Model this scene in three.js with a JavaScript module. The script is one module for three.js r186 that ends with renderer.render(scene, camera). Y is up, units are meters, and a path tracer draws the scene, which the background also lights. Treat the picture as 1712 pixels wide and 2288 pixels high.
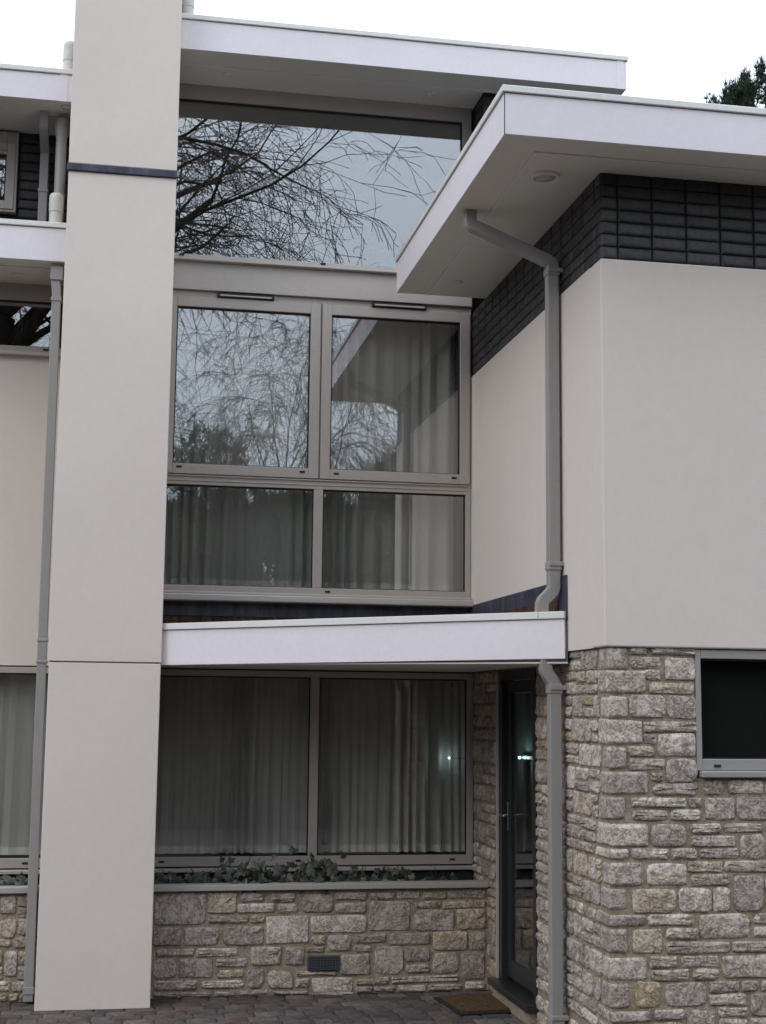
import * as THREE from 'three';
import { RoundedBoxGeometry } from 'three/addons/geometries/RoundedBoxGeometry.js';
import { mergeGeometries } from 'three/addons/utils/BufferGeometryUtils.js';

// ------------------------------------------------------------------ camera, sky, light, exposure
const scene = new THREE.Scene();
const camera = new THREE.PerspectiveCamera(39.62, 766 / 1024, 0.1, 400);
camera.position.set(2.0643, 2.0109, 9.0348);
camera.up.set(-0.0349, 0.99064, 0.13194);
camera.lookAt(2.0643 + 0.178924, 2.0109 + 0.136077, 9.0348 - 0.974407);
const renderer = new THREE.WebGLRenderer({ antialias: true });
renderer.toneMapping = THREE.LinearToneMapping;
renderer.toneMappingExposure = 1.04;
renderer.shadowMap.enabled = true;

function rng(seed) { let a = seed >>> 0; return () => { a = (a + 0x6D2B79F5) | 0; let t = Math.imul(a ^ (a >>> 15), 1 | a); t = (t + Math.imul(t ^ (t >>> 7), 61 | t)) ^ t; return ((t ^ (t >>> 14)) >>> 0) / 4294967296; }; }
function tileNoise(n, seed) { const r = rng(seed), g = new Float32Array(n * n); for (let i = 0; i < n * n; i++) g[i] = r();
  return (x, y) => { x = ((x % 1) + 1) % 1 * n; y = ((y % 1) + 1) % 1 * n; const i = Math.floor(x), j = Math.floor(y); let fx = x - i, fy = y - j; fx = fx * fx * (3 - 2 * fx); fy = fy * fy * (3 - 2 * fy);
    const a = g[(j % n) * n + i % n], b = g[(j % n) * n + (i + 1) % n], c = g[((j + 1) % n) * n + i % n], d = g[((j + 1) % n) * n + (i + 1) % n];
    return (a * (1 - fx) + b * fx) * (1 - fy) + (c * (1 - fx) + d * fx) * fy; }; }
function fbm(base, oct, seed) { const L = []; let t = 0; for (let o = 0; o < oct; o++) { L.push([tileNoise(base << o, seed + o * 17), 1 / (1 << o)]); t += 1 / (1 << o); } return (x, y) => { let s = 0; for (const [f, a] of L) s += f(x, y) * a; return s / t; }; }

{ // overcast sky: brighter overhead than at the horizon, faint cloud structure everywhere
  const W = 512, H = 256, d = new Float32Array(W * H * 4), cl = fbm(4, 5, 91);
  for (let j = 0; j < H; j++) for (let i = 0; i < W; i++) {
    const el = ((j + 0.5) / H - 0.5) * Math.PI, s = Math.max(0, Math.sin(el));
    const L = 2.55 * (1 + 1.6 * s) / 2.6 * (0.9 + 0.2 * cl(i / W, j / H)), k = (j * W + i) * 4;
    d[k] = L * 0.87; d[k + 1] = L * 0.985; d[k + 2] = L * 1.15; d[k + 3] = 1;
  }
  const t = new THREE.DataTexture(d, W, H, THREE.RGBAFormat, THREE.FloatType);
  t.mapping = THREE.EquirectangularReflectionMapping; t.magFilter = THREE.LinearFilter; t.needsUpdate = true;
  scene.background = t; scene.environment = t;
}
const sun = new THREE.DirectionalLight(new THREE.Color(1, 0.975, 0.94), 0.7);
sun.position.set(-15, 17, 13); sun.target.position.set(3, 2, 0);
sun.castShadow = true; sun.shadow.radius = 60; sun.shadow.mapSize.set(2048, 2048);
Object.assign(sun.shadow.camera, { left: -15, right: 15, top: 15, bottom: -15, near: 1, far: 60 });
scene.add(sun, sun.target);

// ------------------------------------------------------------------ helpers
const taken = {};
function numbered(n) { const k = taken[n] = (taken[n] ?? -1) + 1; return k ? `${n}_${String(k).padStart(3, '0')}` : n; }
function add(name, geos, mat, parent) {
  const g = Array.isArray(geos) ? (geos.length > 1 ? mergeGeometries(geos.map(x => x.index ? x.toNonIndexed() : x)) : geos[0]) : geos;
  const m = new THREE.Mesh(g, mat); m.name = parent ? name : numbered(name); m.castShadow = m.receiveShadow = true; (parent ?? scene).add(m); return m;
}
function thing(name, label, category, pos = [0, 0, 0], group) { const o = new THREE.Group(); o.name = numbered(name); o.position.set(...pos); o.userData = { label, category }; if (group) o.userData.group = group; scene.add(o); return o; }
function lab(o, label) { o.userData.label = label; return o; }
function metric(g) { // uv in metres, projected along the dominant axis of each normal
  const p = g.attributes.position, n = g.attributes.normal, uv = new Float32Array(p.count * 2);
  for (let i = 0; i < p.count; i++) { const ax = Math.abs(n.getX(i)), ay = Math.abs(n.getY(i)), az = Math.abs(n.getZ(i));
    if (ax >= ay && ax >= az) { uv[2 * i] = p.getZ(i); uv[2 * i + 1] = p.getY(i); } else if (ay >= az) { uv[2 * i] = p.getX(i); uv[2 * i + 1] = p.getZ(i); } else { uv[2 * i] = p.getX(i); uv[2 * i + 1] = p.getY(i); } }
  g.setAttribute('uv', new THREE.BufferAttribute(uv, 2)); return g; }
function bx(x0, x1, y0, y1, z0, z1) { return metric(new THREE.BoxGeometry(x1 - x0, y1 - y0, z1 - z0).translate((x0 + x1) / 2, (y0 + y1) / 2, (z0 + z1) / 2)); }
function rb(x0, x1, y0, y1, z0, z1, r = 0.004, s = 2) { r = Math.min(r, (x1 - x0) / 2.01, (y1 - y0) / 2.01, (z1 - z0) / 2.01); return metric(new RoundedBoxGeometry(x1 - x0, y1 - y0, z1 - z0, s, r).translate((x0 + x1) / 2, (y0 + y1) / 2, (z0 + z1) / 2)); }
function prism(pts, y0, y1) { // plan polygon [x,z] extruded upwards
  const s = new THREE.Shape(pts.map(([x, z]) => new THREE.Vector2(x, -z))); return metric(new THREE.ExtrudeGeometry(s, { depth: y1 - y0, bevelEnabled: false }).rotateX(-Math.PI / 2).translate(0, y0, 0)); }
function tex(n, rep, fn, srgb = true) { // fn(u,v) -> [r,g,b] 0..1
  const d = new Uint8Array(n * n * 4);
  for (let j = 0; j < n; j++) for (let i = 0; i < n; i++) { const c = fn(i / n, j / n), k = (j * n + i) * 4; for (let q = 0; q < 3; q++) d[k + q] = Math.max(0, Math.min(255, Math.round((Array.isArray(c) ? c[q] : c) * 255))); d[k + 3] = 255; }
  const t = new THREE.DataTexture(d, n, n); t.wrapS = t.wrapT = THREE.RepeatWrapping; t.magFilter = THREE.LinearFilter; t.minFilter = THREE.LinearMipmapLinearFilter; t.generateMipmaps = true; t.repeat.set(rep, rep); if (srgb) t.colorSpace = THREE.SRGBColorSpace; t.needsUpdate = true; return t; }
const C = (r, g, b) => new THREE.Color().setRGB(r, g, b);

// ------------------------------------------------------------------ materials
const nA = fbm(4, 6, 3), nB = fbm(16, 5, 21), nC = fbm(64, 3, 33), nD = fbm(3, 4, 57);
const sandBump = tex(512, 2.2, (u, v) => 0.85 * nC(u, v) + 0.15 * nB(u * 2, v * 2), false);
const renderTone = tex(512, 0.45, (u, v) => { const k = 0.97 + 0.018 * (nA(u, v) - 0.5) + 0.02 * (nC(u, v) - 0.5) + 0.015 * (nD(u * 2, v) - 0.5); return [k, k * 0.995, k * 0.985]; });
const plainTone = tex(256, 0.7, (u, v) => { const k = 0.965 + 0.03 * (nA(u, v) - 0.5) + 0.03 * (nC(u, v) - 0.5); return [k, k, k]; });
const stoneTone = tex(512, 1.6, (u, v) => { const a = nB(u, v), b = nA(u + 0.3, v), c = nC(u, v); let k = 0.84 + 0.26 * (a - 0.5) + 0.16 * (b - 0.5) + 0.55 * (c - 0.5); const w = Math.max(0, nB(u + 0.5, v + 0.2) - 0.55) * 1.3; k += w; const y = Math.max(0, nA(u + 0.6, v + 0.1) - 0.55); return [k + 0.02, k - 0.02 * y, k - 0.02 - 0.16 * y]; });
const stoneBump = tex(512, 1.6, (u, v) => 0.45 * nB(u, v) + 0.55 * nC(u, v), false);
const mortarTone = tex(256, 1.5, (u, v) => { const k = 0.8 + 0.3 * (nB(u, v) - 0.5) + 0.3 * (nC(u, v) - 0.5); return [k, k * 0.97, k * 0.92]; });
const brickTone = tex(256, 3, (u, v) => { const k = 0.72 + 0.5 * (nB(u, v) - 0.5) + 0.25 * (nC(u, v) - 0.5); return [k, k, k * 1.02]; });
const leadTone = tex(256, 1.2, (u, v) => { const k = 0.7 + 0.6 * (nB(u * 1, v * 0.25) - 0.5) + 0.3 * (nC(u, v * 0.3) - 0.5); return [k, k, k * 1.03]; });
const clothBump = tex(256, 12, (u, v) => 0.5 + 0.25 * Math.sin(u * 2 * Math.PI * 48) + 0.25 * Math.sin(v * 2 * Math.PI * 48), false);
const matTone = tex(256, 2.5, (u, v) => { const k = 0.55 + 0.9 * (nC(u, v) - 0.5) + 0.3 * (nB(u, v) - 0.5); return [k, k * 0.95, k * 0.85]; });
const paveTone = tex(512, 1.1, (u, v) => { const k = 0.72 + 0.4 * (nB(u, v) - 0.5) + 0.35 * (nC(u, v) - 0.5) + 0.3 * (nA(u, v) - 0.5); return [k, k * 0.97, k * 0.95]; });
const barkTone = tex(256, 1, (u, v) => { const k = 0.6 + 0.8 * (nB(u * 2, v * 0.3) - 0.5) + 0.4 * (nC(u, v) - 0.5), g = nA(u, v); return [k, k * (0.96 + 0.12 * (g - 0.4)), k * 0.85]; });
const S = (o) => new THREE.MeshStandardMaterial(o);
const M = {
  render: S({ color: C(0.725, 0.635, 0.57), map: renderTone, roughness: 0.95, bumpMap: sandBump, bumpScale: 0.0003 }),
  fascia: S({ color: C(0.825, 0.755, 0.765), map: plainTone, roughness: 0.42 }),
  cap: S({ color: C(0.78, 0.745, 0.70), map: plainTone, roughness: 0.35 }),
  soffit: S({ color: C(0.76, 0.725, 0.65), map: plainTone, roughness: 0.6 }),
  frame: S({ color: C(0.43, 0.37, 0.325), roughness: 0.38, map: plainTone }),
  panel: S({ color: C(0.46, 0.405, 0.36), roughness: 0.42, map: plainTone }),
  cill: S({ color: C(0.48, 0.43, 0.39), roughness: 0.35, map: plainTone }),
  shadowGap: S({ color: C(0.16, 0.155, 0.15), roughness: 0.7 }),  // dark tone painted in for the shade under the fascia caps
  gasket: S({ color: C(0.012, 0.012, 0.012), roughness: 0.7 }),
  pipe: S({ color: C(0.335, 0.31, 0.29), roughness: 0.45, map: plainTone }),
  cowl: S({ color: C(0.62, 0.60, 0.535), roughness: 0.5, map: plainTone }),
  glass: new THREE.MeshPhysicalMaterial({ color: C(0.925, 0.935, 0.925), roughness: 0, metalness: 0, transmission: 1, thickness: 0, ior: 2.4 }),
  clearGlass: new THREE.MeshPhysicalMaterial({ color: C(0.925, 0.935, 0.925), roughness: 0, metalness: 0, transmission: 1, thickness: 0, ior: 1.6 }),
  doorGlass: new THREE.MeshPhysicalMaterial({ color: C(0.85, 0.9, 0.9), roughness: 0, metalness: 0, transmission: 1, thickness: 0, ior: 1.9 }),
  smokeGlass: new THREE.MeshPhysicalMaterial({ color: C(0.7, 0.72, 0.7), roughness: 0.02, metalness: 0, transmission: 1, thickness: 0, ior: 1.3 }),
  blind: S({ color: C(0.045, 0.044, 0.041), roughness: 0.9, bumpMap: clothBump, bumpScale: 0.001 }),
  lead: S({ color: C(0.095, 0.088, 0.125), roughness: 0.55, map: leadTone, bumpMap: stoneBump, bumpScale: 0.001 }),
  board: S({ color: C(0.19, 0.085, 0.05), roughness: 0.8, map: barkTone }),
  mortar: S({ color: C(0.46, 0.39, 0.31), roughness: 1, map: mortarTone, bumpMap: sandBump, bumpScale: 0.002 }),
  darkMortar: S({ color: C(0.02, 0.02, 0.021), roughness: 1, map: mortarTone }),
  ledge: S({ color: C(0.40, 0.36, 0.335), roughness: 0.85, map: renderTone, bumpMap: sandBump, bumpScale: 0.001 }),
  membrane: S({ color: C(0.012, 0.014, 0.012), roughness: 0.75 }),
  soil: S({ color: C(0.025, 0.02, 0.015), roughness: 1, bumpMap: stoneBump, bumpScale: 0.01 }),
  doorFrame: S({ color: C(0.022, 0.023, 0.024), roughness: 0.35 }),
  chrome: S({ color: C(0.5, 0.5, 0.5), roughness: 0.25, metalness: 1 }),
  mat: S({ color: C(0.26, 0.145, 0.055), roughness: 1, map: matTone, bumpMap: stoneBump, bumpScale: 0.006 }),
  rubber: S({ color: C(0.012, 0.012, 0.012), roughness: 0.8 }),
  curtain: new THREE.MeshPhysicalMaterial({ color: C(0.65, 0.61, 0.56), roughness: 1, transmission: 0.35, thickness: 0, bumpMap: clothBump, bumpScale: 0.0006 }),
  hem: S({ color: C(0.67, 0.63, 0.58), roughness: 1 }),
  inner: S({ color: C(0.34, 0.33, 0.31), roughness: 0.9 }),
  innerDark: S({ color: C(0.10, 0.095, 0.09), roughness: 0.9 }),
  roofTop: S({ color: C(0.12, 0.12, 0.12), roughness: 0.95 }),
  grille: S({ color: C(0.05, 0.055, 0.068), roughness: 0.6 }),
  lens: S({ color: C(0.40, 0.39, 0.36), roughness: 0.15 }),
  ground: S({ color: C(0.20, 0.17, 0.152), roughness: 1, map: paveTone, bumpMap: stoneBump, bumpScale: 0.006 }),
  bark: S({ color: C(0.085, 0.072, 0.058), roughness: 1, map: barkTone }),
  twig: S({ color: C(0.075, 0.055, 0.042), roughness: 1 }),
};
const bricks = [[0.040, 0.036, 0.036], [0.052, 0.046, 0.046], [0.030, 0.027, 0.027], [0.064, 0.057, 0.057]].map(c => S({ color: C(...c), roughness: 0.5, map: brickTone, bumpMap: stoneBump, bumpScale: 0.0025 }));
const stoneMats = [[0.53, 0.455, 0.40], [0.46, 0.395, 0.35], [0.64, 0.56, 0.495], [0.42, 0.355, 0.315], [0.50, 0.425, 0.375], [0.55, 0.465, 0.37], [0.50, 0.405, 0.285]].map(c => S({ color: C(...c), roughness: 0.95, map: stoneTone, bumpMap: stoneBump, bumpScale: 0.0095 }));
const paverMats = [[0.17, 0.13, 0.115], [0.20, 0.165, 0.15], [0.145, 0.115, 0.108], [0.19, 0.135, 0.115], [0.235, 0.205, 0.19]].map(c => S({ color: C(...c), roughness: 0.95, map: paveTone, bumpMap: stoneBump, bumpScale: 0.005 }));
const WING_STONES = [[4.749,2.238,4.892,2.359,1],[4.9,2.321,5.001,2.358],[5.028,2.321,5.294,2.362],[4.902,2.244,5.085,2.31],[5.108,2.178,5.29,2.31],[4.767,2.101,4.994,2.236,1],[4.986,2.178,5.084,2.238],[5.012,2.101,5.281,2.162],[4.765,1.966,4.88,2.09,1],[4.894,1.968,5.112,2.095],[5.12,1.962,5.295,2.094],[4.756,1.818,4.97,1.954,1],[4.976,1.889,5.3,1.95],[4.978,1.82,5.05,1.878],[5.058,1.752,5.286,1.882],[4.754,1.686,4.868,1.808,1],[4.882,1.75,5.042,1.812],[4.884,1.679,5.098,1.744],[5.108,1.607,5.292,1.741],[4.752,1.536,5,1.672,1],[5.012,1.614,5.086,1.661],[5.024,1.537,5.291,1.604],[5.328,1.539,5.445,1.626],[5.473,1.546,5.689,1.626],[5.698,1.542,5.856,1.63],[4.766,1.401,4.868,1.529,1],[4.9,1.472,5.222,1.527],[5.233,1.471,5.315,1.528],[5.334,1.402,5.513,1.528],[5.524,1.404,5.734,1.531],[5.746,1.404,5.892,1.531],[4.903,1.4,5.113,1.461],[5.128,1.4,5.31,1.46],[4.749,1.258,4.996,1.386,1],[5.011,1.256,5.218,1.382],[5.246,1.326,5.424,1.384],[5.444,1.332,5.683,1.382],[5.698,1.332,5.889,1.382],[5.248,1.255,5.512,1.316],[5.539,1.185,5.688,1.322],[5.701,1.252,5.886,1.316],[4.782,1.192,4.876,1.248,1],[4.9,1.19,5.114,1.247],[5.124,1.188,5.281,1.246],[5.297,1.19,5.526,1.247],[5.698,1.184,5.884,1.241],[4.792,1.047,4.962,1.177,1],[4.983,1.048,5.218,1.166],[5.224,1.113,5.431,1.177],[5.443,1.114,5.724,1.178],[5.736,1.112,5.882,1.172],[5.239,1.04,5.472,1.104],[5.49,0.901,5.673,1.099],[5.682,0.994,5.879,1.101],[5.683,0.894,5.876,0.98],[4.76,0.915,4.87,1.034,1],[4.896,0.898,5.152,1.027],[5.17,0.898,5.362,1.032],[5.37,0.899,5.474,1.034],[4.786,0.827,4.974,0.89,1],[4.988,0.83,5.259,0.89],[5.286,0.758,5.582,0.889],[5.61,0.828,5.732,0.888],[5.609,0.761,5.73,0.817],[5.742,0.758,5.872,0.886],[4.784,0.686,4.877,0.814,1],[4.896,0.683,5.07,0.814],[5.09,0.752,5.28,0.815],[5.091,0.677,5.464,0.74],[5.479,0.677,5.751,0.74],[5.762,0.673,5.868,0.737],[4.79,0.54,4.981,0.664,1],[4.992,0.604,5.152,0.667],[5.178,0.603,5.396,0.666],[5.418,0.542,5.724,0.664],[5.736,0.536,5.865,0.66],[5.002,0.534,5.219,0.596],[5.242,0.536,5.398,0.595],[4.784,0.394,4.88,0.524,1],[4.907,0.396,5.054,0.534],[5.076,0.398,5.324,0.522],[5.34,0.464,5.512,0.527],[5.528,0.468,5.632,0.527],[5.643,0.464,5.752,0.528],[5.764,0.462,5.862,0.525],[5.334,0.394,5.552,0.457],[5.579,0.333,5.734,0.455],[5.746,0.33,5.858,0.452],[4.776,0.32,4.992,0.382,1],[5.01,0.328,5.188,0.382],[5.206,0.26,5.366,0.378],[5.39,0.334,5.562,0.386],[5.388,0.254,5.561,0.324],[5.572,0.25,5.73,0.323],[4.774,0.245,4.99,0.31,1],[5.01,0.238,5.187,0.318],[5.742,0.246,5.855,0.318]];
const PLANTER_STONES = [[2.364,0.491,2.722,0.704],[2.736,0.567,2.933,0.708],[2.963,0.645,3.13,0.705],[3.176,0.642,3.352,0.702],[3.4,0.564,3.625,0.692],[3.64,0.644,3.866,0.704],[3.89,0.645,4.071,0.693],[4.086,0.645,4.261,0.706],[4.277,0.642,4.445,0.696],[4.461,0.647,4.743,0.708],[2.942,0.568,3.208,0.63],[3.232,0.564,3.37,0.627],[3.641,0.553,3.859,0.629],[3.883,0.428,4.183,0.632,1],[4.214,0.582,4.405,0.628],[4.421,0.578,4.743,0.632],[2.74,0.5,3.026,0.552],[3.039,0.496,3.136,0.552],[3.15,0.352,3.45,0.545,1],[3.464,0.42,3.868,0.54],[4.214,0.423,4.51,0.566],[4.526,0.426,4.743,0.57],[2.362,0.354,2.555,0.478,1],[2.578,0.35,2.818,0.474],[2.848,0.351,3.128,0.476],[3.466,0.338,3.574,0.408],[3.587,0.294,3.761,0.406],[3.784,0.346,4.011,0.409],[3.777,0.283,3.902,0.332],[4.034,0.328,4.334,0.411],[4.35,0.286,4.606,0.414],[4.622,0.281,4.743,0.41],[2.388,0.28,2.648,0.331],[2.663,0.274,2.949,0.332],[3.048,0.208,3.261,0.333],[3.284,0.205,3.422,0.33],[3.436,0.29,3.568,0.326],[3.926,0.13,4.138,0.324],[4.153,0.208,4.328,0.312],[4.155,0.133,4.328,0.192],[4.352,0.128,4.542,0.271],[4.558,0.079,4.735,0.267],[2.369,0.136,2.532,0.267],[2.547,0.132,2.778,0.262],[2.8,0.199,3.021,0.258],[2.817,0.126,2.998,0.184],[3.018,0.054,3.142,0.185],[3.165,0.045,3.348,0.169],[3.681,0.128,3.895,0.269],[3.37,0.127,3.655,0.161],[3.364,0.048,3.46,0.114],[3.479,0.007,3.772,0.114],[2.372,0.055,2.684,0.12],[2.706,0.058,3,0.112],[3.795,0.058,4.037,0.11],[4.053,0.064,4.543,0.113],[2.375,-0.03,2.545,0.042,1],[2.56,-0.035,2.784,0.038],[2.798,-0.033,2.941,0.037],[2.956,-0.03,3.168,0.04],[3.206,-0.045,3.45,0.028],[3.796,-0.052,3.914,0.045],[3.92,-0.047,4.078,0.046],[4.1,-0.045,4.306,0.052],[4.321,-0.044,4.567,0.05],[4.591,-0.042,4.735,0.063],[3.488,-0.046,3.774,-0.008]];
const LEFT_STONES = [[1.214,0.593,1.312,0.708],[1.323,0.586,1.427,0.707],[1.437,0.634,1.53,0.706],[1.44,0.557,1.534,0.629],[1.232,0.44,1.313,0.582],[1.325,0.428,1.44,0.553],[1.448,0.442,1.538,0.554],[1.253,0.364,1.411,0.418],[1.422,0.355,1.542,0.432],[1.252,0.25,1.356,0.353],[1.366,0.172,1.45,0.34],[1.456,0.246,1.547,0.338],[1.461,0.148,1.551,0.238],[1.257,0.152,1.36,0.239],[1.266,0.071,1.413,0.141],[1.424,0.068,1.554,0.138],[1.27,-0.01,1.4,0.06],[1.406,-0.018,1.472,0.058],[1.48,-0.025,1.558,0.056]];

// ------------------------------------------------------------------ rubble stones and bricks
function stoneGeo(w, h, d, seed, jit = 1, rs = 0.8) { // irregular rounded block: local x along the wall, y up, z outward, back at 0
  const r = rng(seed), N = 16, out = [], rad = Math.min(0.028, w * 0.22, h * 0.28) * (0.6 + 0.7 * r()) * rs;
  const per = [[1, 1], [-1, 1], [-1, -1], [1, -1]];
  for (let q = 0; q < 4; q++) { const [sx, sy] = per[q], cj = rad * (0.6 + r() * 1.2), cx = sx * (w / 2 - cj), cy = sy * (h / 2 - cj), a0 = [0, 1, 2, 3][q] * Math.PI / 2;
    for (let k = 0; k < 3; k++) { const a = a0 + k * Math.PI / 4; out.push([cx + Math.cos(a) * cj, cy + Math.sin(a) * cj]); }
    const nx = [0, -1, 0, 1][q], ny = [1, 0, -1, 0][q]; out.push([nx ? nx * w / 2 : (r() - 0.5) * w * 0.3, ny ? ny * h / 2 : (r() - 0.5) * h * 0.3]); }
  const ring = (inset, z, j) => out.map(([x, y]) => { const kx = Math.max(0, 1 - inset / (w / 2)), ky = Math.max(0, 1 - inset / (h / 2)); return [x * kx + (r() - 0.5) * j, y * ky + (r() - 0.5) * j, z + (r() - 0.5) * j * 1.1]; });
  const ej = 0.0085 * jit, base = ring(0, 0, ej), b2 = base.map(([x, y]) => [x, y, d * 0.5 + (r() - 0.5) * ej]), c = ring(Math.min(0.009, h * 0.12), d * 0.92, ej), e = ring(Math.min(w, h) * 0.26, d * 1.0, 0.012 * jit);
  const P = [...base, ...b2, ...c, ...e, [(r() - 0.5) * 0.02, (r() - 0.5) * 0.02, d * (1.1 + 0.2 * (r() - 0.4) * jit)]], I = [], n = out.length;
  for (let l = 0; l < 3; l++) for (let i = 0; i < n; i++) { const a = l * n + i, b = l * n + (i + 1) % n; I.push(a, b, a + n, b, b + n, a + n); }
  for (let i = 0; i < n; i++) I.push(3 * n + i, 3 * n + (i + 1) % n, 4 * n);
  const g = new THREE.BufferGeometry(); g.setAttribute('position', new THREE.Float32BufferAttribute(P.flat(), 3)); g.setIndex(I); g.computeVertexNormals();
  const ou = r() * 5, ov = r() * 5; g.setAttribute('uv', new THREE.Float32BufferAttribute(P.flatMap(([x, y, z]) => [x + ou + z * 0.7, y + ov + z * 0.7]), 2)); return g; }
function pickStone(r, yellow, warm) { if (yellow) return stoneMats[6]; const k = warm ? 0.1 + 0.9 * Math.pow(r(), 0.55) : r(); return stoneMats[k < 0.26 ? 0 : k < 0.48 ? 1 : k < 0.64 ? 2 : k < 0.78 ? 3 : k < 0.92 ? 4 : k < 0.98 ? 5 : 6]; }
let stoneSeed = 1000;
const sr = rng(77);
function stone(parent, u0, v0, u1, v1, plane, side, yellow, proud = 0.0115) {
  const m = add('stone', stoneGeo(u1 - u0 - 0.002, v1 - v0 - 0.003, proud * (0.75 + 0.6 * sr()), stoneSeed++), pickStone(sr, yellow, parent !== wingStone && parent !== sideStone), parent), u = (u0 + u1) / 2, v = (v0 + v1) / 2;
  if (side) { m.position.set(plane, v, u); m.rotation.y = -Math.PI / 2; } else m.position.set(u, v, plane);
  m.rotation.z += (sr() - 0.5) * 0.02; return m; }
function fillBand(parent, u0, u1, v0, v1, plane, side, r, proud) { // one course: whole blocks and pairs of thin ones
  let u = u0; const j = 0.012;
  while (u < u1 - 0.03) { const h = v1 - v0, pair = h > 0.1 && r() < 0.42; let w = pair ? 0.13 + 0.16 * r() : 0.08 + 0.19 * r(); if (u1 - (u + w) < 0.08) w = u1 - u;
    if (pair) { const c = v0 + h * (0.4 + 0.2 * r()), w2 = Math.min(u1 - u, w * (0.85 + 0.15 * r())); stone(parent, u, v0, u + w - j, c - j / 2, plane, side, false, proud); stone(parent, u + (w - w2) / 2, c + j / 2, u + w - j, v1, plane, side, false, proud); }
    else stone(parent, u, v0, u + w - j, v1, plane, side, false, proud);
    u += w; } }
function quoin(parent, x0, x1, y0, y1, zFront, depth, xSide) { // corner stone that shows on both faces
  const w = x1 - xSide, h = y1 - y0, g = new RoundedBoxGeometry(w, h, depth, 3, Math.min(0.022, h * 0.3)), p = g.attributes.position, s = stoneSeed++ * 1.37;
  for (let i = 0; i < p.count; i++) { const x = p.getX(i), y = p.getY(i), z = p.getZ(i), n = (k) => Math.sin(x * 61 + s + k) * Math.sin(y * 73 + s * 1.7 + k * 2) + Math.sin(z * 57 + s * 0.6 + k * 3) * 0.7; p.setXYZ(i, x + 0.004 * n(0), y + 0.004 * n(1), z + 0.004 * n(2)); }
  g.computeVertexNormals(); metric(g); const uv = g.attributes.uv; for (let i = 0; i < uv.count; i++) uv.setXY(i, uv.getX(i) + s, uv.getY(i) + s * 0.7);
  const m = add('stone', g, pickStone(sr), parent); m.position.set((xSide + x1) / 2, (y0 + y1) / 2, zFront - depth / 2); return m; }
const brickGeos = [0, 1, 2, 3, 4].map(k => stoneGeo(0.203, 0.0715, 0.010, 500 + k, 0.16, 0.2)), halfGeos = [0, 1].map(k => stoneGeo(0.096, 0.0715, 0.010, 520 + k, 0.16, 0.2));
const br = rng(5);
function brick(parent, u, v, plane, side, half) { const G = half ? halfGeos : brickGeos, m = add('brick', G[Math.floor(br() * G.length)], bricks[Math.floor(br() * 4)], parent);
  if (side) { m.position.set(plane, v, u); m.rotation.y = -Math.PI / 2; } else m.position.set(u, v, plane); m.rotation.x = -0.03 + (br() - 0.5) * 0.06; if (side) { m.rotation.order = 'YXZ'; } return m; }

// ------------------------------------------------------------------ house
const house = thing('house', 'cream rendered modern house with flat white roofs, grey windows and rubble stone base', 'house');
const P = (n, g, m, p = house) => add(n, g, m, p);
const XS = 4.744, ZU = -1.72, ZW = 1.38, ZP = -0.94;

// pier
const pier = lab(P('pier', [rb(1.588, 2.352, 2.299, 5.785, -1.8, ZP, 0.006), rb(1.586, 2.352, 5.842, 8.4, -1.8, ZP + 0.004, 0.006), rb(1.594, 2.349, 0, 2.292, -1.8, ZP - 0.004, 0.006), bx(1.62, 2.32, 0.02, 8.3, -1.76, ZP - 0.03)], M.render), 'tall cream rendered pier rising past the roofs');
P('lead_band', rb(1.574, 2.355, 5.783, 5.84, -1.78, ZP + 0.016, 0.008), M.lead, pier);

// left wall and walls behind the openings
P('wall', [bx(-3, 1.7, 2.287, 4.607, -2.0, -1.745), bx(-3, 1.7, 0, 0.80, -2.0, -1.76), bx(-3, 1.7, 5.16, 5.62, -2.0, -1.76)], M.render);
P('spandrel', bx(1.7, XS, 2.29, 2.785, -2.0, -1.76), M.lead);
P('wall', [bx(1.7, XS + 0.1, 0, 0.80, -2.0, -1.76)], M.render);
P('roof_board', bx(2.352, XS - 0.02, 2.5, 2.677, -1.76, -1.745), M.board);
P('flashing', [bx(2.352, XS - 0.02, 2.679, 2.79, -1.76, -1.735)], M.lead);
const panel = lab(P('panel', [rb(2.33, XS - 0.003, 5.19, 5.412, -1.8, -1.69, 0.004)], M.panel), 'plain grey panel between the two upper windows');

// inside of the rooms
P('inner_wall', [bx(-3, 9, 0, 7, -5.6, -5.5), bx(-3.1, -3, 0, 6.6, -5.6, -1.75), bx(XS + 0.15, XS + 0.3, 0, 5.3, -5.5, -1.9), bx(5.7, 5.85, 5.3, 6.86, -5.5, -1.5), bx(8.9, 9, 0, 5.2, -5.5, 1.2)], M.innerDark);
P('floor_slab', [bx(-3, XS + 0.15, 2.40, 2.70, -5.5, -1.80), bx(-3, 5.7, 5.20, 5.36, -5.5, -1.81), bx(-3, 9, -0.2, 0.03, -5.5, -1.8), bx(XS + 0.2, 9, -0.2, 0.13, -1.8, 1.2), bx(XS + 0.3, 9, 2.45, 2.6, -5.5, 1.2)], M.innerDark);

P('inner_wall', bx(5.68, 5.76, 0.13, 2.45, -5.4, -2.2), M.inner);  // pale partition added to catch the lamp glow behind the door glass

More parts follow.
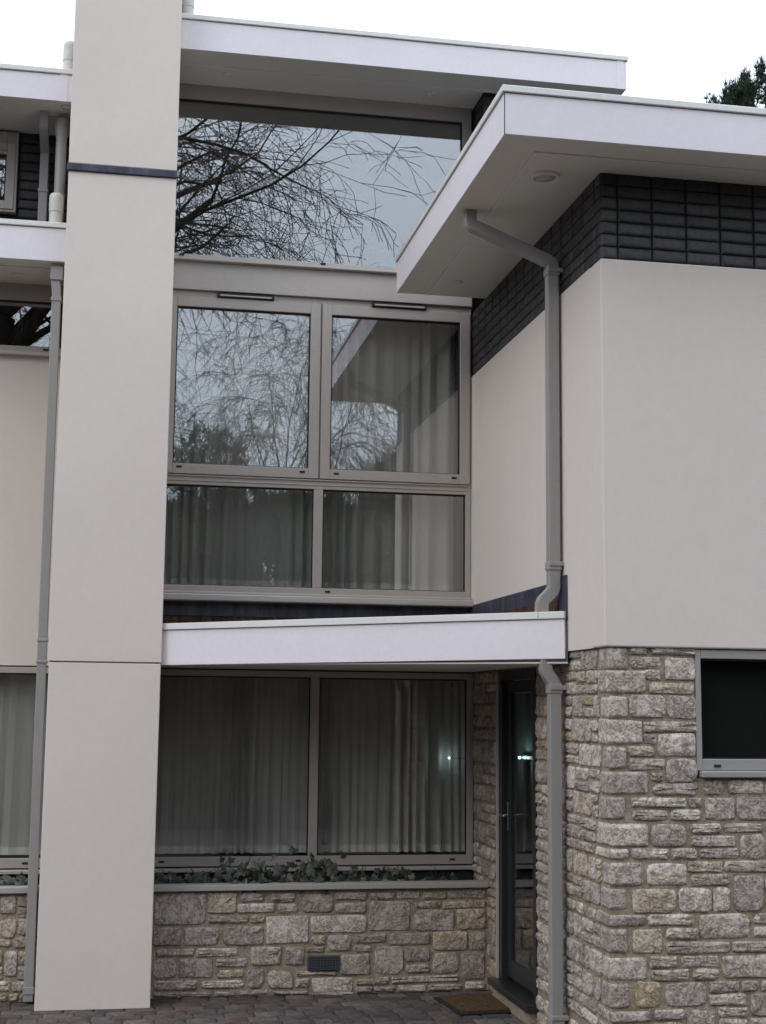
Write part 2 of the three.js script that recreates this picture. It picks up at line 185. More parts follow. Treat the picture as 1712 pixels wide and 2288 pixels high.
// ---- roofs
function roof(label, x0, x1, y0, y1, z0, z1, opt = {}) {
  const o = lab(P('roof', bx(x0 + 0.02, x1 - (opt.end ? 0.02 : 0), y0 + 0.012, y1 - 0.012, z0, z1 - 0.02), M.roofTop), label);
  const fas = [rb(x0, x1, y0, y1 - 0.03, z1 - 0.02, z1, 0.003)]; if (opt.end) fas.push(rb(x1 - 0.02, x1, y0, y1 - 0.03, z0, z1 - 0.021, 0.003)); if (opt.start) fas.push(rb(x0, x0 + 0.02, y0, y1 - 0.03, z0, z1 - 0.021, 0.003)); if (opt.back) fas.push(rb(x0 + 0.021, XS, y0, y1 - 0.03, z0, z0 + 0.02, 0.003));
  P('fascia', fas, M.fascia, o);
  if (opt.joint) P('fascia_joint', opt.joint.map(x => rb(x - 0.03, x + 0.03, y0 - 0.002, y1 - 0.031, z1 - 0.001, z1 + 0.003, 0.001)), M.fascia, o);
  const cap = [rb(x0 - (opt.start ? 0.014 : 0), x1 + (opt.end ? 0.014 : 0), y1 - 0.04, y1, z1 - 0.05, z1 + 0.014, 0.006)]; if (opt.end) cap.push(rb(x1 - 0.05, x1 + 0.0139, y1 - 0.0399, y1 - 0.0002, z0, z1 - 0.0502, 0.006)); if (opt.start) cap.push(rb(x0 - 0.0139, x0 + 0.05, y1 - 0.0399, y1 - 0.0002, z0, z1 - 0.0502, 0.006));
  P('fascia_cap', cap, M.cap, o);
  const capShade = [bx(x0, x1, y1 - 0.0445, y1 - 0.0398, z1 - 0.01, z1 + 0.0015)]; if (opt.start) capShade.push(bx(x0 - 0.0015, x0 + 0.01, y1 - 0.0445, y1 - 0.0398, z0, z1 - 0.0101)); P('shadow_line', capShade, M.shadowGap, o); return o; }  // thin dark strip stands in for the shadow line below the cap
const mainRoof = roof('highest flat roof above the top window', 1.7, 5.85, 6.868, 7.142, -5.6, -1.12, { end: true, joint: [5.80] });
P('soffit', [bx(1.72, 5.83, 6.872, 6.8795, -1.37, -1.1405)], M.soffit, mainRoof); P('soffit', [bx(1.72, 5.83, 6.866, 6.8793, -2.0, -1.386)], M.soffit, mainRoof); P('soffit_strip', rb(1.72, 5.83, 6.862, 6.878, -1.386, -1.37, 0.003), M.fascia, mainRoof);
const leftTop = roof('flat roof left of the pier at clerestory height', -3, 1.62, 6.376, 6.622, -5.6, -1.12, { joint: [1.52] });
P('soffit', bx(-3, 1.62, 6.378, 6.3875, -1.37, -1.1405), M.soffit, leftTop); P('soffit', bx(-3, 1.62, 6.372, 6.3873, -2.0, -1.386), M.soffit, leftTop); P('soffit_strip', rb(-3, 1.62, 6.369, 6.386, -1.386, -1.37, 0.003), M.fascia, leftTop);
const leftLow = roof('narrow lower roof strip left of the pier', -3, 1.62, 5.165, 5.453, -1.76, -1.12);
P('soffit', bx(-3, 1.62, 5.167, 5.1765, -1.30, -1.1405), M.soffit, leftLow); P('soffit', bx(-3, 1.62, 5.161, 5.1763, -1.76, -1.316), M.soffit, leftLow); P('soffit_strip', rb(-3, 1.62, 5.158, 5.175, -1.316, -1.30, 0.003), M.fascia, leftLow);
const wingRoof = roof('flat roof of the projecting right wing with deep overhang', 4.051, 9.2, 5.148, 5.43, -1.31, 1.80, { start: true, back: true });
P('fascia_joint', rb(4.049, 4.053, 5.148, 5.39, 1.797, 1.803, 0.001), M.gasket, wingRoof);
P('soffit', [bx(4.0715, 4.285, 5.150, 5.1595, -1.289, 1.7795), bx(4.285, 9, 5.150, 5.1595, 1.592, 1.7795)], M.soffit, wingRoof);
P('soffit', [bx(4.30, XS + 0.03, 5.144, 5.1593, -1.289, 1.577), bx(XS + 0.03, 9, 5.144, 5.1593, ZW - 0.03, 1.577)], M.soffit, wingRoof);
P('soffit_strip', [rb(4.285, 4.30, 5.141, 5.158, -1.289, 1.592, 0.003), rb(4.30, 9, 5.141, 5.158, 1.577, 1.592, 0.003)], M.fascia, wingRoof);
// canopy over the door: skewed plan
{
  const L = [2.352, -1.0], R = [4.742, 0.735], dx = R[0] - L[0], dz = R[1] - L[1], len = Math.hypot(dx, dz), ang = Math.atan2(-dz, dx);
  const can = lab(P('canopy', prism([[L[0], L[1] - 0.02], [R[0], R[1] - 0.02], [XS - 0.002, ZU - 0.03], [L[0], ZU - 0.03]], 2.296, 2.53), M.roofTop), 'white skewed canopy over the front door between pier and wing');
  const slab = (y0, y1, t, out, n, m, yo = 0) => { const g = rb(0, len + (n === 'fascia_cap' ? 0.004 : 0), y0, y1, -t, out, 0.004); const o = P(n, g, m, can); o.position.set(L[0], yo, L[1]); o.rotation.set(0, ang, Math.atan2(0.03, len), 'YXZ'); return o; };
  slab(2.283, 2.545, 0.02, 0, 'fascia', M.fascia); slab(2.528, 2.572, 0.08, 0.014, 'fascia_cap', M.cap); slab(2.5235, 2.5282, 0.01, 0.0015, 'shadow_line', M.shadowGap);  // last strip paints the shadow line under the canopy cap
  P('soffit', prism([[L[0], L[1] - 0.022], [R[0], R[1] - 0.022], [XS - 0.004, ZU - 0.02], [L[0], ZU - 0.02]], 2.286, 2.2945), M.soffit, can);
}
// downlights
function downlight(x, y, z, r, globe) { const o = P('downlight', new THREE.LatheGeometry([[r * 0.72, 0], [r * 0.74, -0.012], [r * 0.88, -0.022], [r, -0.01], [r, 0.004]].map(p => new THREE.Vector2(...p)), 32).translate(x, y, z), M.fascia);
  P('lens', new THREE.SphereGeometry(r * 0.73, 24, 12).scale(1, globe ? 0.4 : 0.16, 1).translate(x, y - 0.002, z), globe ? M.lens : M.soffit, o); return o; }
downlight(4.448, 5.142, 1.258, 0.088, true); downlight(4.433, 5.142, -0.913, 0.04, false);
downlight(2.731, 6.864, -1.487, 0.04, false); downlight(4.357, 6.864, -1.495, 0.04, false); downlight(1.22, 5.159, -1.48, 0.04, false);

// ---- wing: render, dark brick, stone
P('wall', [rb(XS, 9, 2.361, 4.622, ZW - 0.28, ZW, 0.012, 3), bx(XS + 0.001, XS + 0.28, 2.361, 4.6215, -2.0, ZW - 0.2)], M.render);
const brickWall = lab(P('brick_wall', [bx(XS + 0.012, 9, 4.60, 5.15, ZW - 0.25, ZW - 0.012), bx(XS + 0.0122, XS + 0.25, 4.60, 5.15, -1.9, ZW - 0.2)], M.darkMortar), 'band of dark stack bonded bricks under the wing roof');
for (let r = 0; r < 7; r++) { const v = 4.622 + 0.0377 + r * 0.0754;
  brick(brickWall, XS + 0.058, v, ZW - 0.012, false, true); for (let c = 0; c < 9; c++) brick(brickWall, 4.96 + c * 0.2135, v, ZW - 0.012, false);
  brick(brickWall, ZW - 0.057, v, XS + 0.012, true, true); for (let c = 0; c < 14; c++) brick(brickWall, ZW - 0.217 - c * 0.2135, v, XS + 0.012, true); }
const upperBrick = lab(P('brick_wall', [bx(XS + 0.012, 5.83, 5.36, 6.867, -1.85, -1.402)], M.darkMortar), 'dark brick upper wall beside the top window');
for (let r = 0; r < 19; r++) { const v = 5.44 + r * 0.0754; brick(upperBrick, -1.52, v, XS + 0.012, true); if (r > 12) for (let c = 0; c < 4; c++) brick(upperBrick, XS + 0.112 + c * 0.2135, v, -1.402, false); }
const leftBrick = lab(P('brick_wall', [bx(1.17, 1.7, 5.45, 6.372, -2.0, -1.775), bx(-3, 1.17, 5.45, 5.71, -2.0, -1.775)], M.darkMortar), 'dark brick clerestory wall left of the pier');
for (let r = 0; r < 12; r++) for (let c = 0; c < (r < 3 ? 6 : 2); c++) brick(leftBrick, 1.492 - c * 0.2135, 5.50 + r * 0.0754, -1.775, false);

// stone base of the wing
const SX = XS + 0.028, SZ = ZW - 0.03; // mortar faces
const wingStone = lab(P('stone_wall', [bx(SX, 5.287, 0, 2.36, SZ - 0.3, SZ), bx(5.287, 7.2, 0, 1.632, SZ - 0.3, SZ), bx(7.2, 9, 0, 2.36, SZ - 0.3, SZ)], M.mortar), 'coursed rubble stone front wall of the wing');
const sideStone = lab(P('stone_wall', [bx(SX + 0.0005, SX + 0.28, 0, 2.36, -0.045, SZ - 0.2), bx(SX + 0.0005, SX + 0.28, 2.275, 2.36, -0.95, -0.045)], M.mortar), 'rubble stone return wall beside the downpipe');
const innerStone = lab(P('stone_wall', [bx(SX + 0.0005, SX + 0.09, 0, 2.30, -1.9, -0.95)], M.mortar), 'rubble stone wall between front door and ground window');
const bands = [];
for (const [x0, y0, x1, y1, q] of WING_STONES) {
  if (q) { const d = 0.09 + 0.16 * sr(); quoin(wingStone, x0, x1, y0, y1, SZ + 0.015, d, SX - 0.013); bands.push([y0, y1, SZ + 0.015 - d]); }
  else stone(wingStone, x0, y0, x1, y1, SZ, false, false); }
{ const r = rng(31); for (let y = 0.012; y < 0.2; y += 0.1) { quoin(wingStone, 4.76, 4.95, y, y + 0.088, SZ + 0.015, 0.15, SX - 0.013); fillBand(wingStone, 4.965, 6.0, y, y + 0.088, SZ, false, r); bands.push([y, y + 0.088, SZ - 0.13]); }
  for (let y = 0.012; y < 1.5; y += 0.135) fillBand(wingStone, 5.9, 7.3, y, y + 0.122, SZ, false, r);
  for (const [y0, y1, z] of bands) fillBand(sideStone, -0.045, z - 0.012, y0, y1, SX, true, r);
  for (let y = 0.012, h; y < 2.27; y += h + 0.014) { h = 0.07 + 0.09 * r(); fillBand(innerStone, -1.70, -0.955, y, Math.min(y + h, 2.285), SX, true, r, 0.016); } }

// ---- windows
const FZ = ZU; // front of the frames
const bar = (x0, x1, y0, y1, z0 = FZ - 0.07, z1 = FZ) => rb(x0, x1, y0, y1, z0, z1, 0.004);
function frameBars(x0, x1, y0, y1, l, r, b, t, z0 = FZ - 0.07, z1 = FZ) { return [bar(x0, x0 + l, y0, y1, z0, z1), bar(x1 - r, x1, y0, y1, z0, z1), bar(x0 + l, x1 - r, y0, y0 + b, z0, z1 - 0.0004), bar(x0 + l, x1 - r, y1 - t, y1, z0, z1 - 0.0004)]; }
function pane(w, x0, x1, y0, y1, z = FZ - 0.03, m = M.glass) { // glass with the black gasket that rings it
  P('gasket', [bx(x0 - 0.002, x0 + 0.009, y0, y1, z - 0.004, z + 0.012), bx(x1 - 0.009, x1 + 0.002, y0, y1, z - 0.004, z + 0.012), bx(x0 + 0.009, x1 - 0.009, y1 - 0.011, y1 + 0.002, z - 0.004, z + 0.012), bx(x0 + 0.009, x1 - 0.009, y0 - 0.002, y0 + 0.006, z - 0.004, z + 0.012)], M.gasket, w);
  P('pane', bx(x0, x1, y0, y1, z - 0.006, z), m, w); }
function drain(w, x, y, z = FZ) { P('drain_cap', rb(x - 0.02, x + 0.02, y - 0.007, y + 0.007, z - 0.002, z + 0.008, 0.003), M.gasket, w); }
function win(label, geos) { return lab(P('window', geos, M.frame), label); }
{ // top window
  const w = win('wide single pane top window under the highest roof', [...frameBars(2.33, XS - 0.004, 5.42, 6.866, 0.03, 0.075, 0.05, 0.12)]);
  pane(w, 2.362, 4.664, 5.472, 6.744);
  P('cill', [rb(2.33, XS - 0.006, 5.412, 5.462, FZ, -1.66, 0.008), rb(2.33, XS - 0.0061, 5.4125, 5.43, -1.67, -1.645, 0.006)], M.cill, w);
  drain(w, 2.43, 5.452, -1.66); drain(w, 3.53, 5.452, -1.66); }
{ // middle window: two sashes above two fixed panes
  const w = win('four light window in the middle storey with two opening sashes', [...frameBars(2.33, XS - 0.003, 2.86, 5.188, 0.03, 0.03, 0.048, 0.045), bar(2.36, XS - 0.033, 3.672, 3.745), bar(3.496, 3.568, 2.908, 3.672, FZ - 0.07, FZ - 0.001), bar(3.507, 3.557, 3.745, 5.145, FZ - 0.07, FZ - 0.012), bar(4.698, XS - 0.03, 2.908, 3.672, FZ - 0.07, FZ - 0.002)]);
  P('transom_bead', [rb(2.36, XS - 0.033, 3.735, 3.746, FZ - 0.01, FZ + 0.012, 0.003), rb(2.36, XS - 0.033, 3.70, 3.706, FZ - 0.01, FZ + 0.006, 0.002)], M.frame, w);
  for (const [a, b, g0, g1] of [[2.345, 3.526, 2.41, 3.447], [3.538, 4.727, 3.614, 4.648]]) {
    P('sash', frameBars(a, b, 3.752, 5.14, g0 - a, b - g1, 0.078, 0.082, FZ - 0.05, FZ + 0.018), M.frame, w); pane(w, g0, g1, 3.83, 5.058, FZ - 0.012); }
  pane(w, 2.362, 3.496, 2.908, 3.672); pane(w, 3.568, 4.698, 2.908, 3.672);
  for (const x of [2.715, 3.93]) { P('trickle_vent', [rb(x, x + 0.44, 5.143, 5.176, FZ, FZ + 0.035, 0.006)], M.gasket, w); P('trickle_vent', rb(x + 0.02, x + 0.42, 5.149, 5.162, FZ + 0.02, FZ + 0.04, 0.004), M.panel, w); }
  P('cill', [rb(2.33, XS - 0.006, 2.838, 2.858, FZ, -1.66, 0.006), rb(2.33, XS + 0.012, 2.785, 2.838, -1.76, -1.635, 0.012, 3)], M.cill, w);
  for (const [x, y] of [[2.46, 3.805], [3.40, 3.80], [3.665, 3.797], [4.60, 3.80]]) drain(w, x, y, FZ + 0.018); drain(w, 3.613, 2.882); }
function groundWindow(label, x0, x1, xs) {
  const w = win(label, [...frameBars(x0, x1, 0.838, 2.275, 0.035, 0.05, 0.07, 0.045), ...(xs ? [bar(xs[0], xs[1], 0.908, 2.23, FZ - 0.07, FZ - 0.001)] : [])]);
  for (const [a, b] of xs ? [[x0 + 0.032, xs[0]], [xs[1], x1 - 0.05]] : [[x0 + 0.032, x1 - 0.05]]) pane(w, a, b, 0.908, 2.23, FZ - 0.03, M.clearGlass);
  P('cill', [rb(x0, x1, 0.80, 0.828, -1.76, -1.675, 0.006)], M.cill, w); return w; }
{ const w = groundWindow('wide two pane ground floor window behind the planter', 2.33, XS + 0.02, [3.498, 3.566]); for (const x of [2.42, 3.425, 3.64, 4.60]) drain(w, x, 0.875); }
{ const w = groundWindow('ground floor window cut off by the left edge', -2.2, 1.62); drain(w, 1.45, 0.875); }
{ const w = win('slim clerestory window under the left lower roof', frameBars(-2.2, 1.62, 4.633, 5.16, 0.04, 0.06, 0.045, 0.13)); pane(w, -2.16, 1.56, 4.678, 5.03); P('cill', rb(-2.2, 1.62, 4.603, 4.632, -1.76, -1.69, 0.006), M.cill, w); drain(w, 1.437, 4.657); }
{ const w = win('small window in the dark brick left clerestory', frameBars(-0.6, 1.169, 5.716, 6.352, 0.085, 0.085, 0.09, 0.18)); pane(w, -0.515, 1.084, 5.806, 6.172); P('sash', frameBars(-0.59, 1.15, 5.735, 6.26, 0.06, 0.06, 0.06, 0.06, FZ - 0.02, FZ + 0.012), M.frame, w); }
{ const z = SZ + 0.012, w = lab(P('window', frameBars(5.29, 7.2, 1.675, 2.355, 0.032, 0.032, 0.065, 0.05, z - 0.08, z), M.pipe), 'dark glazed window in the stone wall of the wing');
  pane(w, 5.32, 7.17, 1.74, 2.305, z - 0.03, M.smokeGlass); P('blind', bx(5.30, 7.19, 1.70, 2.33, z - 0.12, z - 0.115), M.blind, w); P('cill', rb(5.305, 7.2, 1.637, 1.674, SZ - 0.05, SZ + 0.045, 0.008), M.pipe, w); drain(w, 5.41, 1.703, z); }

// ---- front door on the side wall of the wing (faces left)
{ const x = XS + 0.046, z0 = -0.945, z1 = -0.05, y0 = 0.14, y1 = 2.27;
  const d = lab(P('door', [rb(x - 0.03, x + 0.06, y0, y1, z0, z0 + 0.06, 0.004), rb(x - 0.03, x + 0.06, y0, y1, z1 - 0.06, z1, 0.004), rb(x - 0.03, x + 0.06, y1 - 0.06, y1 - 0.0005, z0 + 0.06, z1 - 0.06, 0.004),
    rb(x + 0.005, x + 0.055, y0 + 0.03, y1 - 0.065, z0 + 0.066, z0 + 0.155, 0.006), rb(x + 0.005, x + 0.055, y0 + 0.03, y1 - 0.065, z1 - 0.155, z1 - 0.066, 0.006), rb(x + 0.006, x + 0.054, y0 + 0.03, y0 + 0.15, z0 + 0.155, z1 - 0.155, 0.006), rb(x + 0.006, x + 0.054, y1 - 0.15, y1 - 0.065, z0 + 0.155, z1 - 0.155, 0.006)], M.doorFrame), 'narrow black framed glass front door beside the stone wall');
  P('pane', bx(x + 0.02, x + 0.027, y0 + 0.15, y1 - 0.15, z0 + 0.155, z1 - 0.155), M.doorGlass, d);
  P('threshold', [rb(XS - 0.06, x + 0.1, 0.095, 0.14, -0.99, -0.02, 0.006)], M.doorFrame, d);
  const hg = [rb(x - 0.004, x + 0.006, 1.16, 1.36, z0 + 0.09, z0 + 0.13, 0.004), new THREE.CylinderGeometry(0.009, 0.009, 0.055, 14).rotateZ(Math.PI / 2).translate(x - 0.028, 1.27, z0 + 0.11), new THREE.CapsuleGeometry(0.009, 0.11, 6, 14).rotateX(Math.PI / 2).translate(x - 0.055, 1.27, z0 + 0.16)].map(g => { g = g.index ? g.toNonIndexed() : g; return g; });
  P('handle', hg, M.chrome, d);
  P('reveal', [rb(XS - 0.004, XS + 0.015, 0.14, 2.27, -0.962, -0.947, 0.003)], M.panel, d);
  P('step', [rb(XS - 0.03, XS + 0.3, 0, 0.094, -0.97, -0.05, 0.008)], M.mortar, d); }
P('wall', [bx(XS + 0.14, XS + 0.28, 0.1, 2.36, -0.06, -0.0455)], M.innerDark);

// ---- flashing along the side wall above the canopy
P('flashing', [bx(XS - 0.006, XS + 0.01, 2.56, 2.80, -1.72, 0.70), bx(XS - 0.012, XS + 0.0, 2.56, 2.825, 0.60, 0.715)], M.lead);
P('roof_board', bx(XS - 0.012, XS - 0.0062, 2.5, 2.69, -1.72, 0.55), M.board);

// ---- pipes: square section swept along a path
function squareTube(pts, s, r = 0.008, bend = 0.04) {
  const V = pts.map(p => new THREE.Vector3(...p)), path = [];
  V.forEach((p, i) => { if (!i || i === V.length - 1) { path.push(p); return; } const a = V[i - 1].clone().sub(p), b = V[i + 1].clone().sub(p), k = Math.min(bend, a.length() * 0.45, b.length() * 0.45); a.setLength(k); b.setLength(k); for (let t = 0; t <= 4; t++) { const u = t / 4; path.push(p.clone().addScaledVector(a, (1 - u) * (1 - u)).addScaledVector(b, u * u)); } });
  const prof = []; for (const [sx, sy, a0] of [[1, 1, 0], [-1, 1, 1], [-1, -1, 2], [1, -1, 3]]) for (let k = 0; k < 3; k++) { const a = (a0 + k / 2) * Math.PI / 2; prof.push([sx * (s / 2 - r) + Math.cos(a) * r, sy * (s / 2 - r) + Math.sin(a) * r]); }
  const zAx = new THREE.Vector3(0, 0, 1), pos = [], idx = [], n = prof.length;
  path.forEach((p, i) => { const t = (path[i + 1] ?? p).clone().sub(path[i - 1] ?? p).normalize(), e1 = new THREE.Vector3().crossVectors(t, zAx).normalize(), e2 = new THREE.Vector3().crossVectors(e1, t).normalize(); for (const [a, b] of prof) pos.push(p.x + e1.x * a + e2.x * b, p.y + e1.y * a + e2.y * b, p.z + e1.z * a + e2.z * b); });
  for (let i = 0; i < path.length - 1; i++) for (let k = 0; k < n; k++) { const a = i * n + k, b = i * n + (k + 1) % n; idx.push(a, b, a + n, b, b + n, a + n); }
  for (const base of [0, (path.length - 1) * n]) { const c = pos.length / 3, q = path[base ? path.length - 1 : 0]; pos.push(q.x, q.y, q.z); for (let k = 0; k < n; k++) base ? idx.push(base + k, base + (k + 1) % n, c) : idx.push(base + (k + 1) % n, base + k, c); }
  const g = new THREE.BufferGeometry(); g.setAttribute('position', new THREE.Float32BufferAttribute(pos, 3)); g.setIndex(idx); const f = g.toNonIndexed(); f.computeVertexNormals(); return metric(f); }
function collar(parent, x, y, z, s, h = 0.045) { P('collar', [rb(x - s / 2 - 0.006, x + s / 2 + 0.006, y - h / 2, y + h / 2, z - s / 2 - 0.006, z + s / 2 + 0.006, 0.005)], M.pipe, parent); }
function bracket(parent, x, y, z, s, dir) { P('bracket', [dir === 'x' ? rb(x - s / 2 - 0.004, x + s / 2 + 0.03, y - 0.014, y + 0.014, z - s / 2 - 0.014, z + s / 2 + 0.014, 0.004) : rb(x - s / 2 - 0.014, x + s / 2 + 0.014, y - 0.014, y + 0.014, z - s / 2 - 0.06, z + s / 2 + 0.004, 0.004)], M.pipe, parent); }
{ const px = 4.69, pz = 0.60, s = 0.072;
  const a = lab(P('downpipe', squareTube([[4.165, 5.16, 0.56], [4.165, 5.06, 0.56], [px, 4.83, pz], [px, 4.72, pz], [px, 2.74, pz], [px - 0.075, 2.665, pz], [px - 0.078, 2.56, pz]], s, 0.005, 0.022), M.pipe), 'grey square downpipe from the wing soffit to the canopy');
  bracket(a, px, 4.775, pz, s, 'x'); collar(a, px, 4.765, pz, s); collar(a, px, 2.885, pz, s, 0.05); bracket(a, px, 2.90, pz, s, 'x'); 
  const b = lab(P('downpipe', squareTube([[px - 0.055, 2.31, pz], [px - 0.055, 2.24, pz], [px, 2.165, pz], [px, 2.08, pz], [px, 0.02, pz]], s, 0.005, 0.022), M.pipe), 'grey square downpipe in front of the stone wall under the canopy');
  collar(b, px, 2.135, pz, s, 0.06); bracket(b, px, 2.14, pz, s, 'x'); collar(b, px, 0.18, pz, s); bracket(b, px, 0.2, pz, s, 'x'); }
{ const px = 1.528, pz = -1.2, s = 0.064;
  const a = lab(P('downpipe', squareTube([[px - 0.01, 5.17, pz], [px - 0.012, 5.06, pz], [px, 4.95, pz], [px + 0.012, 0.02, pz]], s, 0.005, 0.022), M.pipe), 'grey square downpipe running down behind the pier\'s left edge');
  collar(a, px, 4.90, pz, s, 0.03); collar(a, px - 0.004, 5.09, pz, s + 0.012, 0.1); collar(a, px + 0.006, 2.45, pz, s, 0.02); collar(a, px + 0.006, 2.30, pz, s, 0.02); collar(a, px + 0.012, 0.09, pz, s, 0.05);
  const b = lab(P('downpipe', squareTube([[1.375, 6.39, -1.35], [1.375, 6.28, -1.37], [1.375, 6.17, -1.62], [1.375, 5.45, -1.62]], 0.064, 0.005, 0.022), M.pipe), 'grey pipe against the dark brick left clerestory'); collar(b, 1.375, 5.86, -1.62, 0.064, 0.03);
  const c = new THREE.LatheGeometry([[0.001, 6.30], [0.03, 6.29], [0.047, 6.27], [0.05, 6.24], [0.05, 6.17], [0.04, 6.12], [0.038, 5.40]].map(p => new THREE.Vector2(p[0], p[1])), 28).translate(1.507, 0.06, -1.36); c.scale(1, 1, 1); lab(P('vent_pipe', c, M.pipe), 'round grey pipe close to the pier under the left roof'); }
function cowl(x, y, z, r, h, label) { const L = (p) => new THREE.LatheGeometry(p.map(q => new THREE.Vector2(...q)), 28).translate(x, y, z); const o = lab(P('vent_cowl', L([[r * 0.93, -0.25], [r * 0.93, h * 0.45]]), M.cowl), label); P('cap', L([[r * 0.94, h * 0.42], [r, h * 0.42], [r * 1.01, h * 0.85], [r * 0.95, h * 0.95], [r * 0.75, h], [0.001, h * 1.005]]), M.cowl, o); return o; }
cowl(1.497, 5.455, -1.20, 0.05, 0.24, 'cream capped vent pipe standing on the left lower roof'); cowl(1.545, 6.62, -1.22, 0.046, 0.26, 'capped vent pipe on the left upper roof behind the pier'); cowl(2.407, 7.14, -1.3, 0.05, 0.34, 'capped vent pipe on the highest roof beside the pier');

// air brick grille and planter walls
const planter = thing('planter_wall', 'low rubble stone planter wall under the two pane ground window', 'planter', [0, 0, 0], 'stone planters along the front');
add('mortar_core', [bx(2.352, SX, 0, 0.725, -1.34, -1.262)], M.mortar, planter);
for (const [x0, y0, x1, y1, q] of PLANTER_STONES) stone(planter, Math.max(2.356, x0), Math.max(0.008, y0), x1, y1, -1.262, false, q === 2, 0.011);
add('ledge', rb(2.352, XS + 0.01, 0.724, 0.766, -1.33, -1.215, 0.007), M.ledge, planter);
{ const g = [rb(3.447, 3.672, 0.168, 0.266, -1.27, -1.236, 0.003)]; const v = add('vent_grille', g, M.grille, planter); for (let r = 0; r < 5; r++) for (let c = 0; c < 10; c++) add('slot', bx(3.457 + c * 0.021, 3.457 + c * 0.021 + 0.013, 0.178 + r * 0.017, 0.188 + r * 0.017, -1.238, -1.2348), M.gasket, v); }
add('liner', [bx(2.352, XS + 0.02, 0.64, 0.797, -1.735, -1.715)], M.membrane, planter); add('soil', bx(2.352, XS + 0.02, 0.3, 0.685, -1.714, -1.341), M.soil, planter);
const planterL = thing('planter_wall', 'low rubble stone planter wall at the left edge behind the downpipe', 'planter', [0, 0, 0], 'stone planters along the front');
add('mortar_core', [bx(-2.4, 1.588, 0, 0.725, -1.34, -1.262)], M.mortar, planterL);
for (const [x0, y0, x1, y1] of LEFT_STONES) stone(planterL, x0, Math.max(0.008, y0), x1, y1, -1.262, false, sr() < 0.2, 0.011);
{ const r = rng(9); for (let y = 0.01; y < 0.62; y += 0.118) fillBand(planterL, 0.3, 1.2, y, y + 0.105, -1.262, false, r, 0.016); }
add('ledge', rb(-2.4, 1.588, 0.724, 0.766, -1.33, -1.215, 0.007), M.ledge, planterL); add('liner', [bx(-2.4, 1.588, 0.64, 0.797, -1.735, -1.715)], M.membrane, planterL); add('soil', bx(-2.4, 1.588, 0.3, 0.685, -1.714, -1.341), M.soil, planterL);
house.userData.label = 'cream rendered modern house with flat white roofs, grey windows and rubble stone base';

// ------------------------------------------------------------------ ivy
function leafGeo(s, seed) { const r = rng(seed), sh = new THREE.Shape(), pts = [[0, -0.1], [0.28, -0.28], [0.62, -0.12], [0.46, 0.16], [0.58, 0.5], [0.24, 0.5], [0, 1], [-0.24, 0.5], [-0.58, 0.5], [-0.46, 0.16], [-0.62, -0.12], [-0.28, -0.28]].map(([x, y]) => [x * (0.85 + 0.3 * r()), y * (0.85 + 0.3 * r())]);
  const P3 = [[0, 0.25, 0.09]]; for (const [x, y] of pts) P3.push([x, y, -0.12 * Math.abs(x) - 0.1 * y * y + (r() - 0.5) * 0.08]); const I = []; for (let i = 1; i <= pts.length; i++) I.push(0, i, i % pts.length + 1);
  const g = new THREE.BufferGeometry(); g.setAttribute('position', new THREE.Float32BufferAttribute(P3.flat().map(v => v * s), 3)); g.setIndex(I); g.computeVertexNormals(); g.setAttribute('uv', new THREE.Float32BufferAttribute(P3.flatMap(p => [p[0], p[1]]), 2)); return g; }
const leafGeos = [0.044, 0.052, 0.06, 0.036].flatMap((s, i) => [leafGeo(s, 60 + i), leafGeo(s, 80 + i)]);
const leafMats = [[0.045, 0.054, 0.036], [0.03, 0.04, 0.025], [0.085, 0.092, 0.07], [0.10, 0.08, 0.065]].map(c => S({ color: C(...c), roughness: 0.55, side: THREE.DoubleSide }));
function ivy(x, w, n, top, label, seed, z0 = -1.42) { const r = rng(seed), o = thing('ivy_plant', label, 'ivy', [x, 0.685, z0], 'ivy in the stone planters'), st = [];
  for (let k = 0; k < 8; k++) { const a = (r() - 0.5) * w, h = 0.05 + r() * top; const c = new THREE.CatmullRomCurve3([new THREE.Vector3(a * 0.3, -0.01, 0), new THREE.Vector3(a * 0.7, h * 0.7, (r() - 0.5) * 0.08), new THREE.Vector3(a, h, (r() - 0.3) * 0.16)]); st.push(new THREE.TubeGeometry(c, 8, 0.0025, 4)); }
  add('stem', st, M.twig, o);
  for (let i = 0; i < n * 2.1; i++) { const m = add('leaf', leafGeos[Math.floor(r() * 8)], leafMats[Math.min(3, Math.floor(r() * r() * 4.6))], o), u = (r() + r() - 1) * w * 0.62; const front = r();
    m.position.set(u, 0.02 + (r() * r()) * top + (r() < 0.07 ? top * 0.35 : 0), -0.2 + front * 0.3); if (m.position.z > 0.09 && r() < 0.6) m.position.y = 0.05 + r() * 0.05;
    m.rotation.set(-0.5 + (r() - 0.5) * 1.2, (r() - 0.5) * 1.4, Math.PI + (r() - 0.5) * 2.2); m.scale.setScalar(0.75 + 0.5 * r()); }
  return o; }
ivy(2.46, 0.26, 46, 0.13, 'ivy clump at the pier end of the right planter', 201); ivy(2.72, 0.26, 40, 0.13, 'second ivy clump along from the pier', 202); ivy(2.98, 0.30, 62, 0.24, 'bushy ivy clump with a stray shoot under the left ground pane', 203, -1.36); ivy(3.24, 0.26, 44, 0.20, 'ivy clump just left of the ground window mullion', 204, -1.38); ivy(3.53, 0.30, 60, 0.23, 'tall ivy clump in front of the ground window mullion', 205, -1.36); ivy(3.82, 0.28, 38, 0.14, 'ivy clump right of the ground window mullion', 206); ivy(4.12, 0.28, 36, 0.15, 'low ivy clump under the right ground pane', 207); ivy(4.45, 0.26, 18, 0.12, 'sparse ivy sprig near the front door end of the planter', 208);
